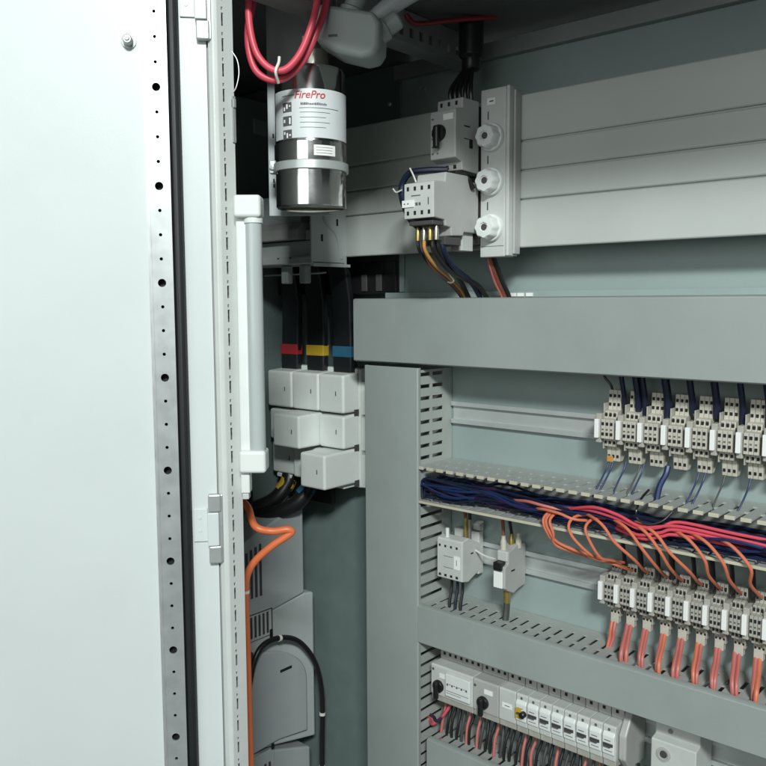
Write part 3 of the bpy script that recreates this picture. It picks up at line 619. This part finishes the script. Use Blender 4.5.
for i in range(3):
    wire('wire', [(-.006, -.050, .888+.004*i), (.004+i*.003, -.057, .890+.004*i), (.014+i*.003, -.064, .892+.003*i), (.026, -.058, .905), (.036, -.048, .925)], .0024, ('red', 'pink', 'violet')[i], ('red', 'faded red', 'violet')[i]+' wire leaving the vertical duct by the bottom duct corner')

# ------------------------------------------------------------------ covered power terminals, bus bars
pb = thing('power_terminal', 'white power terminal block with nine box covers below the black bars', 'terminal block', (-.25, -.03, 1.20))
MB().box(-.3480, -.1660, -.018, -.004, 1.205, 1.395).build('base', 'cover', pb, .002)
rows_ = ((1.3262, 1.3905), (1.2702, 1.3256), (1.2125, 1.2696))
for c_, (xa, xb) in enumerate(((-.3450, -.2862), (-.2848, -.2245), (-.2232, -.1690))):
    for r_, (za, zb2) in enumerate(rows_):
        out = (r_ == 1 and c_ == 1) or (r_ == 2 and c_ == 2)
        yf = -.097 if out else -.054
        if c_ == 0: yf += .004*r_
        cv = MB().prism([(-.0185, za+.001), (-.0185, zb2-.001), (yf, zb2-.0035 if not out else zb2-.002), (yf, za+.001)], 'x', xa, xb).build('box_cover', 'cover', pb, .0038, False, 4)
        MB().box(xb-.017, xb-.0155, yf-.0004, yf+.003, (za+zb2)/2-.004, (za+zb2)/2+.003).build('cover_slot', 'dark', cv)
    for zz_ in (1.3255, 1.2695, 1.2125): MB().box(xb+.0002, xb+.0012, -.030, -.020, zz_-.004, zz_+.006).build('latch_notch', 'dark', pb)
for za in (1.205, 1.2645, 1.322):
    MB().prism([(-.1660, -.004), (-.1560, -.004), (-.1560, -.010), (-.1660, -.016)], 'z', za, za+.053).build('side_rib', 'cover', pb, .001)
for xa in (-.335, -.275, -.212):
    MB().box(xa, xa+.034, -.045, -.020, 1.2060, 1.2125).build('bottom_lip', 'cover', pb, .001)
for xb_, xt_, ma, cn in ((-.3190, -.3130, 'tred', 'red'), (-.2570, -.2545, 'tyel', 'yellow'), (-.1965, -.1960, 'tblu', 'blue')):
    bb = thing('bus_bar', 'flat black insulated bar with a %s tape band' % cn, 'bus bar', (xb_, -.022, 1.372))
    hw = .0195; pts = [(1.372, -.022, xb_), (1.41, -.022, xb_), (1.45, -.022, xb_*.6+xt_*.4), (1.50, -.024, xt_), (1.545, -.032, xt_), (1.585, -.046, xt_)]
    bm_ = MB(); V = []
    for z, y, x in pts: V += [(x-hw, y-.006, z), (x+hw, y-.006, z), (x+hw, y+.006, z), (x-hw, y+.006, z)]
    F_ = [(0, 3, 2, 1), tuple(len(V)-4+i for i in range(4))]+[(j*4+i, j*4+(i+1) % 4, j*4+4+(i+1) % 4, j*4+4+i) for j in range(len(pts)-1) for i in range(4)]
    bm_.add(V, F_).build('bar', 'bar', bb, .0025, True)
    MB().box(xb_-hw-.0006, xb_+hw+.0006, -.0290, -.0150, 1.4130, 1.4305).build('tape_band', ma, bb, .0015)
for x, ma, cn in ((-.313, 'tyel', 'yellow'), (-.262, 'tblu', 'blue'), (-.205, None, '')):
    if ma:
        ck = thing('power_cable', 'thick black cable with %s tape leaving the terminal covers' % cn, 'cable', (x, -.05, 1.02))
        MB().tube([(x, -.036, 1.2110), (x, -.042, 1.195), (x-.012, -.060, 1.17), (x-.05, -.080, 1.150), (x-.12, -.085, 1.13)], .013, 14).build('cable_jacket', 'black', ck, 0, True)
        MB().tube([(x, -.0375, 1.203), (x-.001, -.0420, 1.194), (x-.006, -.0500, 1.183)], .0138, 14).build('tape_band', ma, ck, 0, True)
MB().box(-.40, -.29, -.13, -.02, 1.165, 1.205)
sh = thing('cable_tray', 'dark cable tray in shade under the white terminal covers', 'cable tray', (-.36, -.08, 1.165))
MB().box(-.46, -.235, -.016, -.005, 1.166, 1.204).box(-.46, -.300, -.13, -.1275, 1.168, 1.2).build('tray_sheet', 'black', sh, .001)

# fuse switch left of the panel
fs = thing('fuse_switch', 'grey fuse switch disconnector with curved side rib below the steel canister', 'switch', (-.25, -.1, 1.55))
MB().prism([(-.058, 1.551), (-.058, 1.665), (-.128, 1.665), (-.132, 1.640), (-.132, 1.554)], 'x', -.1580, -.1550).build('side_plate', 'drive2', fs, .0008)
MB().box(-.40, -.1582, -.1180, -.058, 1.5560, 1.5900).build('lower_body', 'drive2', fs, .0015)
MB().box(-.40, -.1585, -.1285, -.118, 1.5560, 1.5665).build('front_lip', 'drive2', fs, .0015)
MB().prism([(-.118, 1.5915), (-.1320, 1.5915), (-.1320, 1.6060), (-.1180, 1.6170), (-.060, 1.6170), (-.060, 1.5915)], 'x', -.40, -.1850).build('handle_cover', 'device', fs, .002)
MB().box(-.40, -.2000, -.1100, -.060, 1.6172, 1.6600).build('upper_body', 'drive', fs, .002)
MB().box(-.1845, -.1585, -.1150, -.060, 1.5910, 1.6060).build('corner_block', 'drive', fs, .001)
cr = [(-.1065, 1.6330), (-.1040, 1.6180), (-.0920, 1.6080), (-.0800, 1.5970), (-.0740, 1.5800), (-.0700, 1.5640)]
MB().tube([(-.1548, y, z) for y, z in cr], .0022, 8).build('side_rib', 'drive2', fs, 0, True)
for ya, yb, za, zb2 in ((-.1290, -.0640, 1.5572, 1.5580), (-.1120, -.1085, 1.5880, 1.5980), (-.0800, -.0765, 1.6120, 1.6220), (-.1160, -.1140, 1.6330, 1.6420)): MB().box(-.1552, -.1545, ya, yb, za, zb2).build('side_slot', 'hole', fs)
MB().box(-.1552, -.1530, -.130, -.0520, 1.5515, 1.5560).build('foot_flange', 'drive2', fs, .0008)
for x in (-.245, -.2050): MB().box(x, x+.0145, -.110, -.098, 1.5280, 1.5555).build('contact_tab', 'drive', fs, .002)
MB().tube([(-.30, -.095, 1.5420), (-.20, -.095, 1.5425), (-.165, -.093, 1.5435)], .0013, 6).build('link_rod', 'rail', fs, 0, True)
for x in (-.232, -.205): MB().box(x, x+.004, -.1288, -.1284, 1.5640, 1.5660).build('lip_mark', 'dark', fs)
# dark interior box behind the bars
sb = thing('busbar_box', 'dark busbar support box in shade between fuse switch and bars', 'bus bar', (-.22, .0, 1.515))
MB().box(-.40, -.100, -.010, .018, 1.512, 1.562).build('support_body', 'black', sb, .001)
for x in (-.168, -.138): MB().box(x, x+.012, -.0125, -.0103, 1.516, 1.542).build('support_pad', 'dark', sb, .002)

# ------------------------------------------------------------------ drives in the left bay
dr = thing('frequency_drive', 'grey drive with vent slits behind the orange cable', 'drive', (-.37, -.1, 1.0))
MB().prism([(-.030, 1.0085), (-.030, 1.168), (-.150, 1.1270), (-.235, 1.100), (-.235, .985), (-.100, .9985)], 'x', -.45, -.288).build('housing', 'drive', dr, .003)
for i in range(7): MB().box(-.2884, -.2872, -.128-i*.0095, -.1235-i*.0095, 1.030, 1.115-i*.003).build('vent_slit', 'dark', dr)
MB().box(-.2890, -.2845, -.205, -.105, .9610, 1.0060).build('lower_cover', 'drive2', dr, .001)
for i in range(9): MB().box(-.2850, -.2838, -.118-i*.0085, -.114-i*.0085, .966, 1.001).build('vent_slit', 'dark', dr)
MB().box(-.2850, -.2836, -.1075, -.1060, .9620, 1.0050).box(-.2850, -.2836, -.200, -.1062, 1.0042, 1.0056).build('cover_edge', 'dark', dr)
MB().box(-.2850, -.2825, -.1120, -.1060, .9560, .9700).build('clip', 'black', dr, .001)
d2_ = thing('frequency_drive', 'tall pale drive with rounded cover below the vented drive', 'drive', (-.37, -.1, .74))
MB().prism([(-.006, .7440), (-.006, 1.0030), (-.028, 1.0070), (-.0965, .9980), (-.235, .9820), (-.235, .7900), (-.0955, .7640)], 'x', -.45, -.2905).build('housing', 'drive2', d2_, .003)
pr = []
for k in range(13):
    a = math.pi*(.5)*k/12; pr.append((-.170+.140*math.sin(a), .860+.080*math.cos(a)))
MB().prism([(-.235, .770), (-.235, .940)]+pr+[(-.030, .765), (-.0955, .775)], 'x', -.2902, -.2840).build('round_cover', 'drive', d2_, .0025, True)
MB().box(-.2842, -.2826, -.091, -.066, .8900, .8940).build('cover_slit', 'hole', d2_)
MB().box(-.2845, -.2800, -.165, -.150, .925, .9450).build('cable_clamp', 'dark', d2_, .001)
d3_ = thing('frequency_drive', 'lowest grey drive with vented front under the pale drive', 'drive', (-.37, -.1, .60))
MB().prism([(-.020, .60), (-.020, .7300), (-.0955, .7560), (-.235, .788), (-.235, .60)], 'x', -.45, -.2895).build('housing', 'drive', d3_, .003)
MB().box(-.2897, -.2862, -.200, -.105, .62, .765).build('lower_cover', 'drive', d3_, .001)
for i in range(8): MB().box(-.2864, -.2855, -.118-i*.0095, -.1135-i*.0095, .63, .745).build('vent_slit', 'dark', d3_)
MB().box(-.2864, -.2840, -.1120, -.1060, .7640, .7740).build('clip', 'black', d3_, .001)
bk = thing('black_cable', 'black cable arching over the rounded drive cover with white ties', 'cable', (-.275, -.05, .70))
loop = [(-.270, -.172, .885), (-.268, -.160, .935), (-.268, -.140, .957), (-.268, -.105, .958), (-.268, -.065, .940), (-.268, -.030, .897), (-.268, -.014, .850), (-.268, -.010, .800), (-.268, -.012, .740), (-.268, -.014, .62)]
MB().tube(loop, .0046, 10).build('cable_jacket', 'black', bk, 0, True)
for p, q in (((-.268, -.108, .9582), (-.268, -.103, .9575)), ((-.268, -.0102, .795), (-.268, -.0105, .790)), ((-.268, -.0128, .7), (-.268, -.013, .695))):
    MB().tube([p, q], .0053, 10).build('tie', 'ivory', bk, 0, True)
oc = thing('orange_cable', 'thick orange cable running down beside the slotted post with one kink', 'cable', (-.03, -.37, .6))
MB().tube([(-.075, -.34, 1.262), (-.045, -.350, 1.257), (-.018, -.362, 1.241), (-.004, -.350, 1.2352), (.0095, -.338, 1.2370), (.0130, -.333, 1.2340), (.0090, -.337, 1.2290), (-.0045, -.349, 1.2170), (-.0195, -.362, 1.1990), (-.0270, -.3685, 1.1800), (-.0285, -.3700, 1.1500), (-.0285, -.3690, 1.08), (-.0280, -.3690, 1.0), (-.0270, -.3690, .90), (-.027, -.37, .62)], .0044, 12, 8).build('cable_jacket', 'orange', oc, 0, True)
MB().tube([(-.0285, -.3698, 1.1640), (-.0285, -.3698, 1.1608)], .0050, 12).build('tie', 'ivory', oc, 0, True)

# ------------------------------------------------------------------ cabinet lamp on the post
lp = thing('cabinet_lamp', 'unlit white tubular cabinet lamp fixed upright to the slotted post', 'lamp', (.034, -.40, 1.32))
LZ0, LZ1 = 1.3200, 1.6100
def lbox(mb, a0, a1, b0, b1, z0, z1): return mb.obox((.0345, -.4065, 0), rt, zz, -hd, a0, a1, z0, z1, b0, b1)
lbox(MB(), -.0132, -.0010, -.012, .004, LZ0+.012, LZ1-.012).build('housing', 'white', lp, .002)
lbox(MB(), -.0138, .0145, -.014, .0135, LZ1-.0230, LZ1).build('end_cap', 'white', lp, .0035, False, 4)
lbox(MB(), -.0135, .0150, -.014, .0135, LZ0, LZ0+.0240).build('end_cap', 'white', lp, .0035, False, 4)
c0 = Vector((.0345, -.4065, 0))+rt*.0052+hd*(-.0018)
MB().lathe(c0+zz*(LZ0+.024), [(.0086, 0), (.0086, LZ1-LZ0-.047)], (0, 0, 1), 28).build('tube', 'tube', lp, 0, True)
MB().lathe(c0+zz*(LZ1-.0285), [(.0098, 0), (.0098, .0055)], (0, 0, 1), 28).build('tube_collar', 'white', lp, .0006, True)
lbox(MB(), -.0130, -.0035, -.010, .006, LZ0-.0230, LZ0-.0004).build('plug', 'white', lp, .0014)
lbox(MB(), -.0120, -.0050, -.008, .004, LZ0-.0300, LZ0-.0234).build('plug_collar', 'devlt', lp, .001)

# ------------------------------------------------------------------ extinguisher canister
cx, cy = -.0015, -.2800
ex = thing('extinguisher_canister', 'polished steel extinguishing canister with white label hanging under the roof', 'extinguisher', (cx, cy, 1.6097))
R_ = .0412
MB().lathe((cx, cy, 1.6097), [(.0001, .002), (R_-.004, .0015), (R_-.001, 0), (R_, .001), (R_, .1520), (R_-.0015, .1555), (R_-.006, .1570), (.0180, .1580)], (0, 0, 1), 64).build('cylinder', 'steel', ex, 0, True)
MB().lathe((cx+.004, cy+.003, 1.7677), [(.0168, 0), (.0168, .0200), (.0155, .0215), (.008, .022), (.008, .030)], (0, 0, 1), 32).build('neck', 'screw', ex, 0, True)
MB().lathe((cx+.004, cy+.003, 1.7977), [(.0055, 0), (.0055, .052)], (0, 0, 1), 16).build('cap', 'dred', ex, 0, True)
MB().lathe((cx-.004, cy-.004, 1.7900), [(.0030, 0), (.0030, .016)], (0, 0, 1), 12).build('connector', 'paper', ex, 0, True)
ring = MB().lathe((cx, cy, 1.6500), [(R_+.0006, 0), (R_+.0030, .0006), (R_+.0030, .0095), (R_+.0006, .010)], (0, 0, 1), 64, close=False).build('clamp_ring', 'rail', ex, 0, True)
MB().lathe((cx, cy, 1.6600), [(R_+.0004, 0), (R_+.0012, .0004), (R_+.0012, .0210), (R_+.0004, .0214)], (0, 0, 1), 64, close=False).build('clamp_band', 'steel', ex, 0, True)
ca = math.atan2(-.98-cy, .717-cx)
def arc(mb, r_, a0, a1, z0, z1, n=24):
    V = []
    for i in range(n+1):
        a = a0+(a1-a0)*i/n
        V += [(cx+r_*math.cos(a), cy+r_*math.sin(a), z0), (cx+r_*math.cos(a), cy+r_*math.sin(a), z1)]
    return mb.add(V, [(2*i, 2*i+2, 2*i+3, 2*i+1) for i in range(n)])
def shell(r_, a0, a1, z0, z1, n=32):
    mb = MB(); arc(mb, r_, a0, a1, z0, z1, n)
    return mb
lab = shell(R_+.0006, ca-1.25, ca+1.45, 1.6840, 1.7375).build('label', 'label', ex, 0, True)
def txt(body, size, a_c, z, ma, name, r_, shear=.0, par=None):
    cu = bpy.data.curves.new(name, 'FONT'); cu.body = body; cu.size = size; cu.align_x = 'CENTER'; cu.shear = shear; cu.offset = size*.012
    ob = bpy.data.objects.new(name, cu); COL.objects.link(ob)
    dg = bpy.context.evaluated_depsgraph_get(); me = bpy.data.meshes.new_from_object(ob.evaluated_get(dg)); bpy.data.objects.remove(ob)
    mb = MB(); V = []
    for v in me.vertices:
        a = a_c+v.co.x/r_
        V.append((cx+r_*math.cos(a), cy+r_*math.sin(a), z+v.co.y))
    mb.add(V, [tuple(p.vertices) for p in me.polygons]); bpy.data.meshes.remove(me)
    return mb.build(name, ma, par)
txt('FirePro', .0118, ca-.02, 1.7270, 'inkred', 'label_name', R_+.0010, .25, lab)
lm = MB()
random.seed(5); a_ = ca-.26
while a_ < ca+.42:
    w_ = random.uniform(.02, .05); arc(lm, R_+.0010, a_, a_+w_, 1.7196, 1.7196+random.choice((.0018, .0022, .0026)), 2); a_ += w_+.012
arc(lm, R_+.0010, ca-.30, ca+.85, 1.7162, 1.7167, 16)
for k in range(4): arc(lm, R_+.0010, ca-.28, ca+.55-.12*(k % 2), 1.7115-.0055*k, 1.7119-.0055*k, 14)
arc(lm, R_+.0010, ca-.85, ca-.42, 1.7305, 1.7312, 8)
lm.build('label_lines', 'ink', lab)
for k in range(3):
    im = MB(); z0 = 1.7130-.0150*k
    arc(im, R_+.0010, ca-.82, ca-.52, z0, z0+.0105, 6); im.build('pictogram', 'ink', lab)
    im = MB()
    for q in range(3): arc(im, R_+.0013, ca-.78+.09*q, ca-.73+.09*q, z0+.0015+.002*((q+k) % 3), z0+.0055+.0015*((q*2+k) % 3), 2)
    im.build('pictogram_mark', 'paper', lab)
st_ = shell(R_+.0016, ca+.08, ca+.70, 1.6645, 1.6760, 10).build('sticker', 'paper', ex)
lm = MB()
for k in range(3): arc(lm, R_+.0019, ca+.14, ca+.60, 1.6670+.003*k, 1.6674+.003*k, 6)
lm.build('sticker_lines', 'ink', st_)
cl = Vector((cx, cy, 0))-rt*(R_+.003)
MB().obox(cl, rt, zz, -hd, -.004, .004, 1.6500, 1.6650, -.006, .006).build('clamp_lug', 'rail', ex, .001)
MB().lathe(cl+zz*1.6575-hd*.006, [(.0038, 0), (.0038, .004), (.0001, .0045)], -hd, 8).build('clamp_screw', 'rail', ex, 0, True)
bp_ = Vector((cx, cy, 0))+hd*(R_+.004)
MB().obox(bp_, rt, zz, hd, -.0560, .0180, 1.6060, 1.8565, 0, .002).build('bracket_plate', 'drive', ex, .0006)
hs = MB()
for z in (1.70, 1.6460, 1.64): hs.obox(bp_, rt, zz, hd, -.0505, -.0485, z, z+.005, -.0003, 0)
hs.build('bracket_holes', 'hole', ex)

# red cable coil with tie
rc = thing('red_cable', 'coil of red cable hanging from the roof with a white tie', 'cable', (.02, -.35, 1.74))
def vp(px, z, dd): return tuple(Vector((.717, -.98, 0))+hd*dd+rt*px+zz*z)
MB().tube([vp(-.128, 1.857, .94), vp(-.139, 1.8155, .93), vp(-.1435, 1.7805, .93), vp(-.137, 1.7515, .93), vp(-.121, 1.7400, .93), vp(-.103, 1.7425, .93), vp(-.084, 1.7605, .93), vp(-.069, 1.7905, .93), vp(-.0600, 1.8205, .94), vp(-.057, 1.857, .95)], .0040, 12, 8).build('cable_jacket', 'red', rc, 0, True)
MB().tube([vp(-.133, 1.857, .925), vp(-.1400, 1.8205, .92), vp(-.1395, 1.7905, .918), vp(-.1325, 1.7635, .918), vp(-.118, 1.7480, .918), vp(-.102, 1.7475, .918), vp(-.086, 1.7645, .918), vp(-.074, 1.7925, .918), vp(-.0680, 1.8205, .925), vp(-.066, 1.857, .935)], .0038, 12, 8).build('cable_jacket', 'red', rc, 0, True)
MB().tube([vp(-.1105, 1.7340, .921), vp(-.1120, 1.7430, .911), vp(-.1090, 1.7530, .914), vp(-.1085, 1.7595, .916)], .0016, 8).build('tie', 'ivory', rc, 0, True)
wire('cable', [(.0445, -.160, 1.8500), (.052, -.150, 1.840), (.070, -.120, 1.846), (.090, -.09, 1.852), (.11, -.06, 1.8565)], .0032, 'dred', 'thin red cable running along the roof beside the slotted rail', 'cable')

# white junction housing under the roof, its shade put into the grey colour
jb = thing('junction_housing', 'rounded off-white plastic housing with cable glands under the roof, greyed for shade', 'junction box', (.075, -.275, 1.762))
jc = Vector((.0600, -.275, 0)); ju = Vector((.86, .50, 0)).normalized(); jv = Vector((-ju.y, ju.x, 0))
pf = [(-.040, 1.797), (-.034, 1.786), (-.012, 1.772), (.016, 1.764), (.030, 1.766), (.036, 1.776), (.037, 1.800), (.031, 1.8120), (-.030, 1.8250), (-.040, 1.8150)]
V = [jc+ju*a+zz*b+jv*(-.024) for a, b in pf]+[jc+ju*a+zz*b+jv*.024 for a, b in pf]; n = len(pf)
MB().add(V, [tuple(range(n))[::-1], tuple(range(n, 2*n))]+[(i, (i+1) % n, n+(i+1) % n, n+i) for i in range(n)]).build('housing', 'hshade', jb, .005, True, 4)
MB().lathe(jc+ju*.030+zz*1.797+jv*.004, [(.013, 0), (.013, .010), (.010, .012), (.010, .026), (.008, .028)], (ju*.7+zz*.45+jv*.1), 18).build('cable_gland', 'hshade', jb, 0, True)
MB().lathe(jc+ju*.000+zz*1.812+jv*-.006, [(.014, 0), (.014, .010), (.011, .012), (.011, .0440)], (ju*.35+zz*.95), 18).build('cable_gland', 'hshade', jb, 0, True)
MB().tube([jc+ju*.020+zz*1.812+jv*.012, jc+ju*.045+zz*1.830+jv*.012, jc+ju*.085+zz*1.850+jv*.012], .0105, 14).build('conduit', 'drive', jb, 0, True)
MB().obox(jc, ju, zz, jv, -.020, -.010, 1.7880, 1.7905, -.0246, -.0242).build('housing_slot', 'dark', jb)

# tiny marks and openings, too small to pick apart singly
for o in bpy.data.objects:
    if o.parent and o.name.split('.')[0] in ('terminal_openings', 'wire_openings', 'contact_screws', 'print', 'label_lines', 'sticker_lines', 'pictogram_mark', 'bracket_holes'):
        o['kind'] = 'stuff'
